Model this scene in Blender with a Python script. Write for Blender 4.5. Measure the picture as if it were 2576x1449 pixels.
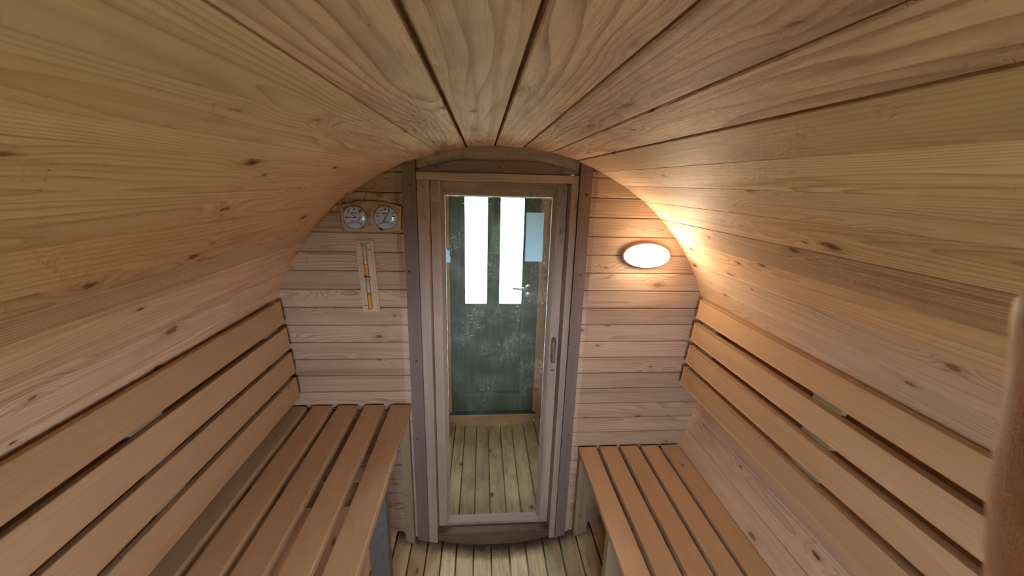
import bpy, bmesh, math, random
from mathutils import Vector, Matrix
random.seed(7)
sc = bpy.context.scene
for o in list(bpy.data.objects):
    bpy.data.objects.remove(o)
col = sc.collection

# ------------------------------------------------------------------ camera
ZC = 0.95                      # height of the barrel axis above its lowest stave
R = 0.95                       # inner radius of the barrel
CAM = Vector((-0.0718, -1.5415, 0.8203 + ZC))
FPX, PITCH, YAW, ROLL = 975.34, 0.266765, 0.080965, -0.028134
fwd = Vector((math.sin(YAW)*math.cos(PITCH), math.cos(YAW)*math.cos(PITCH), -math.sin(PITCH)))
rt0 = Vector((math.cos(YAW), -math.sin(YAW), 0))
dn0 = fwd.cross(rt0)
rt = math.cos(ROLL)*rt0 + math.sin(ROLL)*dn0
dn = -math.sin(ROLL)*rt0 + math.cos(ROLL)*dn0
cd = bpy.data.cameras.new('camera')
cam = bpy.data.objects.new('camera', cd)
col.objects.link(cam)
cam.matrix_world = Matrix(((rt.x, -dn.x, -fwd.x, CAM.x), (rt.y, -dn.y, -fwd.y, CAM.y), (rt.z, -dn.z, -fwd.z, CAM.z), (0, 0, 0, 1)))
cd.sensor_fit = 'HORIZONTAL'
cd.sensor_width = 36.0
cd.lens = FPX/2576*36.0
cd.clip_start = 0.01
cd.dof.use_dof = True
cd.dof.focus_distance = 1.5
cd.dof.aperture_fstop = 9.0
sc.camera = cam

# ------------------------------------------------------------------ daylight and exposure
WORLD_STRENGTH = 46.0
LAMP_STRENGTH = 42.0
EXPOSURE = 0.38
w = bpy.data.worlds.new('overcast_sky')
sc.world = w
w.use_nodes = True
wn = w.node_tree
bgn = wn.nodes['Background']
bgn.inputs['Color'].default_value = (0.83, 0.92, 1.05, 1)
bgn.inputs['Strength'].default_value = WORLD_STRENGTH
sc.view_settings.view_transform = 'Standard'
sc.view_settings.look = 'None'
sc.view_settings.exposure = EXPOSURE
sc.view_settings.gamma = 1.0
sc.view_settings.use_curve_mapping = False
sc.cycles.use_denoising = True
sc.cycles.max_bounces = 6
sc.cycles.diffuse_bounces = 4
sc.cycles.use_light_tree = False
sc.cycles.glossy_bounces = 2
sc.cycles.use_adaptive_sampling = True
sc.cycles.adaptive_threshold = 0.10
sc.cycles.adaptive_min_samples = 10
sc.cycles.transparent_max_bounces = 16
sc.cycles.caustics_reflective = False
sc.cycles.caustics_refractive = False
sc.cycles.sample_clamp_indirect = 6.0

def portal(name, x0, x1, z0, z1, y, toward):
    """Sampling portal over a window opening (gives off no light of its own)."""
    l = bpy.data.lights.new(name, 'AREA')
    l.shape = 'RECTANGLE'
    l.size, l.size_y = x1-x0, z1-z0
    l.cycles.is_portal = True
    o = bpy.data.objects.new(name, l)
    col.objects.link(o)
    o.location = ((x0+x1)/2, y, (z0+z1)/2+ZC)
    o.rotation_euler = (math.radians(90 if toward > 0 else -90), 0, 0)
RW = (-0.27, 0.27, 0.08, 0.60)          # rear window opening x0,x1,z0,z1
YB, YF, YO = -2.12, 0.0, 1.0            # rear wall, door wall, outer wall (front faces)
portal('window_portal', RW[0], RW[1], RW[2], RW[3], YB-0.045, 1)
DWIN = [(-0.183, -0.046, 0.013, 0.722), (0.051, 0.187, 0.013, 0.722)]
for a in DWIN:
    portal('window_portal', a[0], a[1], a[2], a[3], YO+0.05, -1)

# ------------------------------------------------------------------ materials
MATS = {}
def nodes_of(name):
    m = bpy.data.materials.new(name)
    m.use_nodes = True
    nt = m.node_tree
    nt.nodes.clear()
    out = nt.nodes.new('ShaderNodeOutputMaterial')
    MATS[name] = m
    return m, nt, out
class NB:
    """tiny node-graph writer"""
    def __init__(s, nt): s.nt = nt
    def n(s, t, **k):
        nd = s.nt.nodes.new(t)
        for a, b in k.items(): setattr(nd, a, b)
        return nd
    def put(s, sock, v):
        if hasattr(v, 'is_linked') or isinstance(v, bpy.types.NodeSocket): s.nt.links.new(v, sock)
        else: sock.default_value = v
    def m(s, op, a, b=0.0, c=0.0, clamp=False):
        nd = s.n('ShaderNodeMath', operation=op, use_clamp=clamp)
        s.put(nd.inputs[0], a); s.put(nd.inputs[1], b); s.put(nd.inputs[2], c)
        return nd.outputs[0]
    def vec(s, x, y, z):
        nd = s.n('ShaderNodeCombineXYZ')
        s.put(nd.inputs[0], x); s.put(nd.inputs[1], y); s.put(nd.inputs[2], z)
        return nd.outputs[0]
    def noise(s, v, scale, detail=2.0, rough=0.5, dist=0.0):
        nd = s.n('ShaderNodeTexNoise')
        s.put(nd.inputs['Vector'], v)
        nd.inputs['Scale'].default_value = scale
        nd.inputs['Detail'].default_value = detail
        nd.inputs['Roughness'].default_value = rough
        nd.inputs['Distortion'].default_value = dist
        return nd.outputs['Fac']
    def mix(s, f, a, b, mode='MIX'):
        nd = s.n('ShaderNodeMix', data_type='RGBA', blend_type=mode)
        s.put(nd.inputs[0], f); s.put(nd.inputs[6], a); s.put(nd.inputs[7], b)
        return nd.outputs[2]
    def rng(s, v, a, b, c=0.0, d=1.0, smooth=True):
        nd = s.n('ShaderNodeMapRange', interpolation_type='SMOOTHSTEP' if smooth else 'LINEAR')
        s.put(nd.inputs[0], v)
        for i, x in enumerate((a, b, c, d)): s.put(nd.inputs[i+1], x)
        return nd.outputs[0]
def rgb(c): return (c[0], c[1], c[2], 1.0)

def wood(name, light, dark, ring=0.0055, contrast=0.7, knots=0.5, tone=0.22, rough=0.62, knot=(0.10, 0.045, 0.022),
         stain=None, stain_amt=0.0, bump=0.25, spec=0.18, flow=1.0, blotch=0.3, hue=0.12, finger=0.0, grime=False, strip=False, streak=0.5):
    m, nt, out = nodes_of(name)
    b = NB(nt)
    at = b.n('ShaderNodeAttribute', attribute_name='gc')
    sep = b.n('ShaderNodeSeparateXYZ'); nt.links.new(at.outputs['Vector'], sep.inputs[0])
    u, v, wd = sep.outputs
    oi = b.n('ShaderNodeObjectInfo')
    rnd = oi.outputs['Random']
    r2 = b.m('FRACT', b.m('MULTIPLY', rnd, 37.71))
    r3 = b.m('FRACT', b.m('MULTIPLY', rnd, 91.13))
    r4 = b.m('FRACT', b.m('MULTIPLY', rnd, 173.3))
    off = b.m('MULTIPLY', rnd, 53.0)
    vo = b.m('ADD', v, off)
    # knots
    kv = b.vec(b.m('MULTIPLY', b.m('ADD', u, b.m('MULTIPLY', off, 0.73)), 9.0), b.m('MULTIPLY', vo, 4.6), 0.0)
    kn = b.noise(b.vec(b.m('MULTIPLY', u, 60.0), b.m('MULTIPLY', vo, 30.0), wd), 1.0, 2.0)
    kvd = b.n('ShaderNodeVectorMath', operation='ADD')
    nt.links.new(kv, kvd.inputs[0]); nt.links.new(b.vec(b.m('MULTIPLY', b.m('SUBTRACT', kn, 0.5), 0.09), b.m('MULTIPLY', b.m('SUBTRACT', kn, 0.5), -0.12), 0.0), kvd.inputs[1])
    vor = b.n('ShaderNodeTexVoronoi', voronoi_dimensions='2D', feature='F1')
    nt.links.new(kvd.outputs[0], vor.inputs['Vector'])
    vor.inputs['Scale'].default_value = 1.0
    vor.inputs['Randomness'].default_value = 1.0
    d = vor.outputs['Distance']
    cs = b.n('ShaderNodeSeparateColor'); nt.links.new(vor.outputs['Color'], cs.inputs[0])
    cr, cg, cb = cs.outputs
    on = b.m('GREATER_THAN', cr, 1.0-knots)
    size = b.m('MULTIPLY_ADD', b.m('MULTIPLY', cg, cg), 0.085, 0.022)
    dk = b.m('DIVIDE', d, size)
    kmask = b.m('MULTIPLY', on, b.rng(dk, 0.65, 1.15, 1.0, 0.0))
    kcore = b.m('MULTIPLY', on, b.rng(dk, 0.15, 0.7, 1.0, 0.0))
    khalo = b.m('MULTIPLY', on, b.rng(dk, 0.8, 3.2, 1.0, 0.0))
    kpush = b.m('MULTIPLY', on, b.m('MULTIPLY', b.m('EXPONENT', b.m('MULTIPLY', b.m('MULTIPLY', d, d), -22.0)), 0.012))
    # growth rings of a log cut lengthwise
    n1 = b.noise(b.vec(b.m('MULTIPLY', u, 7.0), b.m('MULTIPLY', vo, 0.9), b.m('MULTIPLY', rnd, 11.0)), 1.0, 2.0, 0.5)
    n2 = b.noise(b.vec(b.m('MULTIPLY', u, 30.0), b.m('MULTIPLY', vo, 3.0), b.m('MULTIPLY', rnd, 23.0)), 1.0, 2.0, 0.5)
    uc = b.m('ADD', b.m('MULTIPLY', b.m('SUBTRACT', r2, 0.5), 0.13), b.m('MULTIPLY', b.m('SUBTRACT', n1, 0.5), 0.03*flow))
    wc = b.m('ADD', b.m('MULTIPLY_ADD', r3, 0.09, 0.012), b.m('MULTIPLY', b.m('SUBTRACT', n1, 0.5), 0.10*flow))
    du = b.m('SUBTRACT', u, uc)
    dw = b.m('ADD', wd, wc)
    rr = b.m('SQRT', b.m('ADD', b.m('MULTIPLY', du, du), b.m('MULTIPLY', dw, dw)))
    rr = b.m('ADD', b.m('ADD', rr, kpush), b.m('MULTIPLY', b.m('SUBTRACT', n2, 0.5), 0.006))
    ph = b.m('FRACT', b.m('MULTIPLY', rr, b.m('DIVIDE', 1.0/ring, b.m('MULTIPLY_ADD', r4, 0.8, 0.65))))
    late = b.m('MULTIPLY', b.m('POWER', ph, 3.0), b.rng(ph, 0.92, 1.0, 1.0, 0.0))
    # uneven strength of the rings
    n3 = b.noise(b.vec(b.m('MULTIPLY', u, 22.0), b.m('MULTIPLY', vo, 1.1), b.m('MULTIPLY', rnd, 5.0)), 1.0, 3.0, 0.6)
    lw = b.m('MULTIPLY', late, b.m('MULTIPLY', b.rng(n3, 0.25, 0.65, 0.2, 1.0), contrast))
    fib = b.noise(b.vec(b.m('MULTIPLY', u, 420.0), b.m('MULTIPLY', vo, 9.0), b.m('MULTIPLY', wd, 420.0)), 1.0, 2.0, 0.6)
    blo = b.noise(b.vec(b.m('MULTIPLY', u, 11.0), b.m('MULTIPLY', vo, 1.7), b.m('MULTIPLY', rnd, 31.0)), 1.0, 3.0, 0.55)
    c = b.mix(lw, rgb(light), rgb(dark))
    c = b.mix(b.m('MULTIPLY', b.rng(blo, 0.40, 0.75), blotch), c, rgb(dark))
    st = b.noise(b.vec(b.m('MULTIPLY', u, 60.0), b.m('MULTIPLY', vo, 0.8), b.m('MULTIPLY', rnd, 41.0)), 1.0, 2.0, 0.5)
    c = b.mix(b.m('MULTIPLY', b.rng(st, 0.55, 0.72), streak), c, rgb((dark[0]*1.25, dark[1]*1.2, dark[2]*1.1)))
    # per-board tone and slight hue difference
    c = b.mix(b.m('MULTIPLY', r4, hue), c, rgb((light[0]*0.95, light[1]*0.78, light[2]*0.62)))
    tn = b.m('MULTIPLY', b.m('ADD', b.m('MULTIPLY', b.m('SUBTRACT', r3, 0.5), tone*2), 1.0), b.m('MULTIPLY_ADD', fib, 0.22, 0.89))
    if finger > 0:      # finger-jointed laminate: blocks of different tone along the length
        bl = b.n('ShaderNodeTexWhiteNoise', noise_dimensions='2D')
        nt.links.new(b.vec(b.m('FLOOR', b.m('MULTIPLY', vo, 3.1)), b.m('FLOOR', b.m('MULTIPLY_ADD', u, 45.0, off)), 0.0), bl.inputs['Vector'])
        tn = b.m('MULTIPLY', tn, b.m('MULTIPLY_ADD', bl.outputs['Value'], finger, 1.0-finger/2))
    mu = b.n('ShaderNodeVectorMath', operation='SCALE')
    nt.links.new(c, mu.inputs[0]); nt.links.new(tn, mu.inputs['Scale'])
    c = mu.outputs[0]
    if stain:
        s1 = b.noise(b.vec(b.m('MULTIPLY', u, 18.0), b.m('MULTIPLY', vo, 5.0), b.m('MULTIPLY', rnd, 3.0)), 1.0, 5.0, 0.65)
        c = b.mix(b.m('MULTIPLY', b.rng(s1, 0.42, 0.72), stain_amt), c, rgb(stain))
    if grime:           # dirt trodden in along the foot of the threshold
        gn = b.noise(b.vec(b.m('MULTIPLY', u, 30.0), b.m('MULTIPLY', vo, 30.0), b.m('MULTIPLY', rnd, 9.0)), 1.0, 4.0, 0.7)
        gm = b.rng(b.m('MULTIPLY_ADD', gn, 0.09, v), -0.05, 0.045)
        gm = b.m('MULTIPLY', gm, b.m('LESS_THAN', v, 0.06))
        c = b.mix(b.m('MULTIPLY', gm, 0.9), c, rgb((0.045, 0.032, 0.022)))
    if strip:           # boards beside the posts: darker strip above, fresh pale wood below
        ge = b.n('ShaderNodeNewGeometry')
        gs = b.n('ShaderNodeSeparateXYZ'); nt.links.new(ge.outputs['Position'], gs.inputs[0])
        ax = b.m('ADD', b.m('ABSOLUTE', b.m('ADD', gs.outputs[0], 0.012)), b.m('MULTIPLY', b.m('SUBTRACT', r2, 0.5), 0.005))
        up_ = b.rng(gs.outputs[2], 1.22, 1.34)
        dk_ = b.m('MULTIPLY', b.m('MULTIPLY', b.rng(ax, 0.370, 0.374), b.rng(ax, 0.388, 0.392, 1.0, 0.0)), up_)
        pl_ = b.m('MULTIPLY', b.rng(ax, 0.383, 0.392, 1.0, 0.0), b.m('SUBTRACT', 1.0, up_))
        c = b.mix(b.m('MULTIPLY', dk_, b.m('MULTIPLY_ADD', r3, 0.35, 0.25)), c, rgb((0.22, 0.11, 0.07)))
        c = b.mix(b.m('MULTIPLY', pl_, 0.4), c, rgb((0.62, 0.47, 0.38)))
    c = b.mix(b.m('MULTIPLY', khalo, 0.28), c, rgb(dark))
    kc = b.mix(b.m('MULTIPLY', kcore, b.rng(cb, 0.35, 0.7)), rgb((knot[0]*2.6, knot[1]*2.6, knot[2]*2.6)), rgb((knot[0]*0.45, knot[1]*0.45, knot[2]*0.45)))
    c = b.mix(b.m('MULTIPLY', kmask, 0.88), c, kc)
    bs = b.n('ShaderNodeBsdfPrincipled')
    nt.links.new(c, bs.inputs['Base Color'])
    nt.links.new(b.m('MULTIPLY_ADD', fib, 0.2, rough-0.1), bs.inputs['Roughness'])
    bs.inputs['Specular IOR Level'].default_value = spec
    bp = b.n('ShaderNodeBump')
    bp.inputs['Strength'].default_value = bump
    bp.inputs['Distance'].default_value = 0.0012
    nt.links.new(fib, bp.inputs['Height'])
    if bump > 0.3: nt.links.new(bp.outputs[0], bs.inputs['Normal'])
    nt.links.new(bs.outputs[0], out.inputs[0])
    return m

def plain(name, c, rough=0.5, metal=0.0, spec=0.5, vary=0.08, scale=60.0, emit=None, es=0.0, sss=0.0):
    m, nt, out = nodes_of(name)
    b = NB(nt)
    tc = b.n('ShaderNodeTexCoord')
    f = b.noise(tc.outputs['Object'], scale, 3.0)
    cc = b.mix(b.m('MULTIPLY', f, vary*2), rgb(c), rgb((c[0]*0.6, c[1]*0.6, c[2]*0.6)))
    bs = b.n('ShaderNodeBsdfPrincipled')
    nt.links.new(cc, bs.inputs['Base Color'])
    bs.inputs['Roughness'].default_value = rough
    bs.inputs['Metallic'].default_value = metal
    bs.inputs['Specular IOR Level'].default_value = spec
    if sss:
        bs.inputs['Subsurface Weight'].default_value = sss
        bs.inputs['Subsurface Radius'].default_value = (0.012, 0.005, 0.003)
        bs.inputs['Subsurface Scale'].default_value = 1.0
    if emit:
        bs.inputs['Emission Color'].default_value = rgb(emit)
        bs.inputs['Emission Strength'].default_value = es
    nt.links.new(bs.outputs[0], out.inputs[0])
    return m

wood('stave_pine', (0.75, 0.54, 0.385), (0.33, 0.175, 0.085), ring=0.0068, contrast=1.0, hue=0.45, knots=0.55, tone=0.16, blotch=0.35, stain=(0.36, 0.25, 0.17), stain_amt=0.18)
wood('ceiling_pine', (0.69, 0.455, 0.34), (0.23, 0.115, 0.065), ring=0.0095, contrast=1.0, knots=0.55, tone=0.12, blotch=0.5, stain=(0.30, 0.19, 0.12), stain_amt=0.45, bump=0.5)
wood('floor_pine', (0.66, 0.52, 0.31), (0.40, 0.275, 0.14), ring=0.0075, contrast=0.8, knots=0.4, tone=0.10, blotch=0.3, stain=(0.17, 0.125, 0.075), stain_amt=0.5, grime=True, bump=0.4)
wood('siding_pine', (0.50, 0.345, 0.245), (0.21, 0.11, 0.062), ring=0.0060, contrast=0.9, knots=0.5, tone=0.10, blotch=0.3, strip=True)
wood('slat_alder', (0.47, 0.292, 0.162), (0.345, 0.195, 0.10), ring=0.011, contrast=0.35, knots=0.03, tone=0.07, blotch=0.35, streak=0.15, flow=1.6, bump=0.1, rough=0.5)
wood('frame_purple', (0.225, 0.16, 0.142), (0.15, 0.10, 0.085), ring=0.007, contrast=0.5, knots=0.08, tone=0.05, blotch=0.3, bump=0.15)
wood('frame_grey', (0.42, 0.325, 0.275), (0.26, 0.185, 0.15), ring=0.005, contrast=0.6, knots=0.05, tone=0.08, blotch=0.35, bump=0.2, finger=0.16)
wood('leg_grey', (0.13, 0.118, 0.105), (0.07, 0.06, 0.05), ring=0.006, contrast=0.8, knots=0.25, tone=0.08)
wood('leg_pine', (0.33, 0.24, 0.15), (0.20, 0.13, 0.075), ring=0.006, contrast=0.7, knots=0.25, tone=0.08)
wood('sill_dark', (0.14, 0.088, 0.06), (0.13, 0.075, 0.045), ring=0.007, contrast=0.8, knots=0.3, stain=(0.05, 0.035, 0.025), stain_amt=0.6)
wood('ante_orange', (0.56, 0.37, 0.19), (0.36, 0.20, 0.09), ring=0.006, contrast=0.6, knots=0.5, stain=(0.25, 0.15, 0.08), stain_amt=0.3)
wood('gauge_board', (0.50, 0.345, 0.23), (0.40, 0.26, 0.16), ring=0.010, contrast=0.35, knots=0.0, tone=0.02)
wood('timer_board', (0.55, 0.42, 0.30), (0.40, 0.28, 0.18), ring=0.006, contrast=0.4, knots=0.0, tone=0.02)
plain('steel', (0.62, 0.60, 0.57), 0.28, 1.0)
plain('chrome', (0.7, 0.7, 0.72), 0.12, 1.0)
plain('screw_dark', (0.10, 0.085, 0.075), 0.45, 0.7)
plain('rubber_dark', (0.02, 0.03, 0.03), 0.7)
plain('print_dark', (0.035, 0.04, 0.07), 0.6)
plain('dial_face', (0.56, 0.63, 0.82), 0.5)  # white face tinted blue: the cover glass reflection is put into its colour
plain('dial_rim', (0.34, 0.36, 0.44), 0.35, 0.6)
plain('sand_orange', (0.85, 0.32, 0.03), 0.9, vary=0.15, scale=900)
plain('lamp_base', (0.55, 0.42, 0.30), 0.5)
plain('paper_white', (0.80, 0.82, 0.86), 0.8)
plain('ink_brown', (0.08, 0.05, 0.035), 0.7)
plain('skin', (0.70, 0.46, 0.32), 0.5, vary=0.2, scale=90.0, sss=0.25)
plain('nail', (0.66, 0.42, 0.34), 0.35)
plain('ground_grass', (0.20, 0.24, 0.13), 0.9, vary=0.4, scale=3.0)
plain('grip_wood', (0.27, 0.18, 0.115), 0.55, vary=0.3, scale=40)

def green_paint():
    m, nt, out = nodes_of('green_paint')
    b = NB(nt)
    at = b.n('ShaderNodeAttribute', attribute_name='gc')
    mp = b.n('ShaderNodeMapping'); mp.inputs['Scale'].default_value = (60, 4, 60)
    nt.links.new(at.outputs['Vector'], mp.inputs['Vector'])
    f = b.noise(mp.outputs[0], 1.0, 4.0, 0.6)
    g = b.noise(at.outputs['Vector'], 9.0, 4.0, 0.6)
    c = b.mix(b.rng(f, 0.3, 0.7), rgb((0.064, 0.090, 0.045)), rgb((0.100, 0.128, 0.068)))
    c = b.mix(b.m('MULTIPLY', b.rng(g, 0.55, 0.8), 0.4), c, rgb((0.07, 0.075, 0.035)))
    bs = b.n('ShaderNodeBsdfPrincipled')
    nt.links.new(c, bs.inputs['Base Color'])
    bs.inputs['Roughness'].default_value = 0.5
    bp = b.n('ShaderNodeBump'); bp.inputs['Strength'].default_value = 0.2; bp.inputs['Distance'].default_value = 0.001
    nt.links.new(f, bp.inputs['Height']); nt.links.new(bp.outputs[0], bs.inputs['Normal'])
    nt.links.new(bs.outputs[0], out.inputs[0])
green_paint()

def glass(name, tint=(1, 1, 1), gloss=0.06, dirty=False, half=None, rough=0.02):
    """thin clear pane: straight-through transmission, a weak mirror and, if dirty, dried droplets and a limescale margin"""
    m, nt, out = nodes_of(name)
    b = NB(nt)
    tr = b.n('ShaderNodeBsdfTransparent'); tr.inputs[0].default_value = rgb(tint)
    gl = b.n('ShaderNodeBsdfGlossy'); gl.inputs['Roughness'].default_value = rough
    lwt = b.n('ShaderNodeLayerWeight'); lwt.inputs[0].default_value = 0.25
    mx = b.n('ShaderNodeMixShader')
    nt.links.new(b.m('MULTIPLY_ADD', lwt.outputs['Fresnel'], 0.2 if dirty else 0.6, gloss), mx.inputs[0])
    nt.links.new(tr.outputs[0], mx.inputs[1]); nt.links.new(gl.outputs[0], mx.inputs[2])
    last = mx.outputs[0]
    if dirty:
        tc = b.n('ShaderNodeTexCoord')
        sp = b.n('ShaderNodeSeparateXYZ'); nt.links.new(tc.outputs['Object'], sp.inputs[0])
        n1 = b.noise(tc.outputs['Object'], 230.0, 3.0, 0.65, 1.5)
        n2 = b.noise(tc.outputs['Object'], 7.0, 3.0, 0.6)
        up = b.rng(sp.outputs[2], -0.35, 0.35)
        spots = b.m('MULTIPLY', b.rng(n1, 0.55, 0.72), b.m('MULTIPLY', b.rng(n2, 0.40, 0.68), b.m('MULTIPLY_ADD', up, 0.8, 0.2)))
        n3 = b.noise(tc.outputs['Object'], 38.0, 4.0, 0.7)
        ex = b.m('SUBTRACT', half[0], b.m('ABSOLUTE', sp.outputs[0]))
        ez = b.m('SUBTRACT', half[1], sp.outputs[2])
        e = b.m('MINIMUM', b.m('MULTIPLY', ex, 2.2), ez)
        edge = b.m('MULTIPLY', b.rng(b.m('SUBTRACT', e, b.m('MULTIPLY', n3, 0.018)), -0.004, 0.006, 1.0, 0.0), b.m('MULTIPLY_ADD', up, 0.75, 0.15))
        film = b.m('MULTIPLY', up, 0.012)
        fac = b.m('ADD', b.m('MAXIMUM', b.m('MULTIPLY', spots, 0.5), b.m('MULTIPLY', edge, 0.75)), film, clamp=True)
        tl = b.n('ShaderNodeBsdfTranslucent'); tl.inputs[0].default_value = (0.95, 0.98, 1.0, 1)
        df = b.n('ShaderNodeBsdfDiffuse'); df.inputs[0].default_value = (0.85, 0.9, 0.95, 1)
        m2 = b.n('ShaderNodeMixShader'); m2.inputs[0].default_value = 0.35
        nt.links.new(tl.outputs[0], m2.inputs[1]); nt.links.new(df.outputs[0], m2.inputs[2])
        m3 = b.n('ShaderNodeMixShader')
        nt.links.new(fac, m3.inputs[0]); nt.links.new(last, m3.inputs[1]); nt.links.new(m2.outputs[0], m3.inputs[2])
        last = m3.outputs[0]
    nt.links.new(last, out.inputs[0])
    return m
GLX, GLZ = (-0.227, 0.221), (-0.842, 0.770)
glass('pane_clear', (0.95, 0.97, 0.98), 0.05)
glass('pane_dirty', (0.94, 0.96, 0.93), 0.0, dirty=True, half=((GLX[1]-GLX[0])/2, (GLZ[1]-GLZ[0])/2))
glass('cover_glass', (0.97, 0.98, 1.0), 0.05)
glass('tube_glass', (0.985, 0.99, 0.99), 0.03)
def notice_material():
    m, nt, out = nodes_of('notice_film')
    b = NB(nt)
    tc = b.n('ShaderNodeTexCoord')
    f = b.noise(tc.outputs['Object'], 40.0, 3.0)
    tl = b.n('ShaderNodeBsdfTranslucent'); nt.links.new(b.mix(f, rgb((0.62, 0.74, 0.88)), rgb((0.70, 0.80, 0.92))), tl.inputs[0])
    df = b.n('ShaderNodeBsdfDiffuse'); df.inputs[0].default_value = (0.75, 0.80, 0.88, 1)
    tr = b.n('ShaderNodeBsdfTransparent'); tr.inputs[0].default_value = (0.7, 0.85, 1.0, 1)
    m1 = b.n('ShaderNodeMixShader'); m1.inputs[0].default_value = 0.4
    nt.links.new(tl.outputs[0], m1.inputs[1]); nt.links.new(df.outputs[0], m1.inputs[2])
    m2 = b.n('ShaderNodeMixShader'); m2.inputs[0].default_value = 0.15
    nt.links.new(m1.outputs[0], m2.inputs[1]); nt.links.new(tr.outputs[0], m2.inputs[2])
    nt.links.new(m2.outputs[0], out.inputs[0])
notice_material()
def lamp_shade_material():
    m, nt, out = nodes_of('opal_shade')
    b = NB(nt)
    tc = b.n('ShaderNodeTexCoord')
    f = b.noise(tc.outputs['Object'], 8.0, 2.0)
    em = b.n('ShaderNodeEmission')
    nt.links.new(b.mix(f, rgb((1.0, 0.76, 0.50)), rgb((1.0, 0.78, 0.53))), em.inputs[0])
    em.inputs[1].default_value = LAMP_STRENGTH
    nt.links.new(em.outputs[0], out.inputs[0])
lamp_shade_material()

# ------------------------------------------------------------------ object helpers
def empty(name, loc, parent=None):
    o = bpy.data.objects.new(name, None)
    o.empty_display_size = 0.05
    col.objects.link(o)
    o.location = loc
    if parent:
        o.parent = parent
        o.matrix_parent_inverse = Matrix.Translation(-world_loc(parent))
    return o
def world_loc(o):
    return o.location.copy()
def tag(o, label, cat, group=None):
    o['label'] = label; o['category'] = cat
    if group: o['group'] = group
    return o
def struct(name, loc=(0, 0, 0), label=None):
    o = empty(name, loc)
    o['kind'] = 'structure'
    if label: o['label'] = label
    return o
WL = {}
def finish(name, me, mat, parent=None, grain='y', origin=None, smooth=False):
    """link a mesh given in world coordinates: origin moved to its centre, grain coordinates stored, parented"""
    vs = [v.co.copy() for v in me.vertices]
    lo = Vector([min(v[i] for v in vs) for i in range(3)]); hi = Vector([max(v[i] for v in vs) for i in range(3)])
    c = Vector(origin) if origin else (lo+hi)/2
    if grain is not None and 'gc' not in me.attributes:
        at = me.attributes.new('gc', 'FLOAT_VECTOR', 'POINT')
        k = {'x': (2, 0, 1), 'y': (0, 1, 2), 'z': (0, 2, 1)}[grain]
        if grain == 'y' and (hi.z-lo.z) > (hi.x-lo.x): k = (2, 1, 0)
        mid = (lo+hi)/2
        for i, v in enumerate(vs):
            p = v-mid
            at.data[i].vector = (p[k[0]], p[k[1]], p[k[2]])
    for v in me.vertices: v.co -= c
    if smooth:
        for p in me.polygons: p.use_smooth = True
    me.materials.clear()
    me.materials.append(MATS[mat])
    o = bpy.data.objects.new(name, me)
    col.objects.link(o)
    o.location = c
    WL[o.name] = c.copy()
    if parent:
        o.parent = parent
        o.matrix_parent_inverse = Matrix.Translation(-(WL[parent.name] if parent.name in WL else parent.location))
    return o
def bm_to(name, bm):
    me = bpy.data.meshes.new(name)
    bmesh.ops.recalc_face_normals(bm, faces=bm.faces)
    bm.to_mesh(me); bm.free()
    return me
def box(name, x, y, z, mat, parent=None, grain='y', bev=0.0, seg=2, smooth=False):
    """bevelled board between (x0,x1),(y0,y1),(z0,z1); z measured from the barrel axis"""
    bm = bmesh.new()
    bmesh.ops.create_cube(bm, size=1.0)
    for v in bm.verts:
        v.co = Vector(((x[0]+x[1])/2+v.co.x*(x[1]-x[0]), (y[0]+y[1])/2+v.co.y*(y[1]-y[0]), (z[0]+z[1])/2+v.co.z*(z[1]-z[0])+ZC))
    if bev > 0:
        bmesh.ops.bevel(bm, geom=bm.edges[:], offset=bev, segments=seg, affect='EDGES', profile=0.5)
    return finish(name, bm_to(name, bm), mat, parent, grain, smooth=smooth)
def prism_xz(name, pts, y0, y1, mat, parent=None, grain='x', chamf=0.0, cz=True, lap=0.0):
    """outline in x,z extruded from y0 (front, towards the camera) to y1; front edge chamfered"""
    n = len(pts)
    bm = bmesh.new()
    cx = sum(p[0] for p in pts)/n; cc = sum(p[1] for p in pts)/n
    zmin = min(p[1] for p in pts); zmax = max(p[1] for p in pts)
    def ins(p):
        if chamf == 0: return p
        if cz:   # only the top and bottom edges
            zz = min(max(p[1], zmin+chamf), zmax-chamf)
            return (p[0], zz)
        d = math.hypot(p[0]-cx, p[1]-cc)
        return (p[0]-(p[0]-cx)/d*chamf, p[1]-(p[1]-cc)/d*chamf)
    f = [bm.verts.new((*[ins(p)[0]], y0, ins(p)[1]+ZC)) for p in pts]
    m_ = [bm.verts.new((p[0], y0+chamf, p[1]+ZC)) for p in pts] if chamf else f
    if lap:                  # rebated joint: behind the open front gap the boards meet edge to edge
        zm = (zmin+zmax)/2
        e_ = [(p[0], p[1]+(lap if p[1] > zmax-1e-6 else -lap if p[1] < zmin+1e-6 else 0)) for p in pts]
        s1 = [bm.verts.new((p[0], y0+0.010, p[1]+ZC)) for p in pts]
        s2 = [bm.verts.new((p[0], y0+0.010, p[1]+ZC)) for p in e_]
        bk = [bm.verts.new((p[0], y1, p[1]+ZC)) for p in e_]
        chain_ = [m_, s1, s2, bk]
    else:
        bk = [bm.verts.new((p[0], y1, p[1]+ZC)) for p in pts]
        chain_ = [m_, bk]
    bm.faces.new(f); bm.faces.new(bk[::-1])
    for i in range(n):
        j = (i+1) % n
        if chamf: bm.faces.new((f[i], f[j], m_[j], m_[i]))
        for ra, rb in zip(chain_, chain_[1:]): bm.faces.new((ra[i], ra[j], rb[j], rb[i]))
    return finish(name, bm_to(name, bm), mat, parent, grain)
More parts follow.
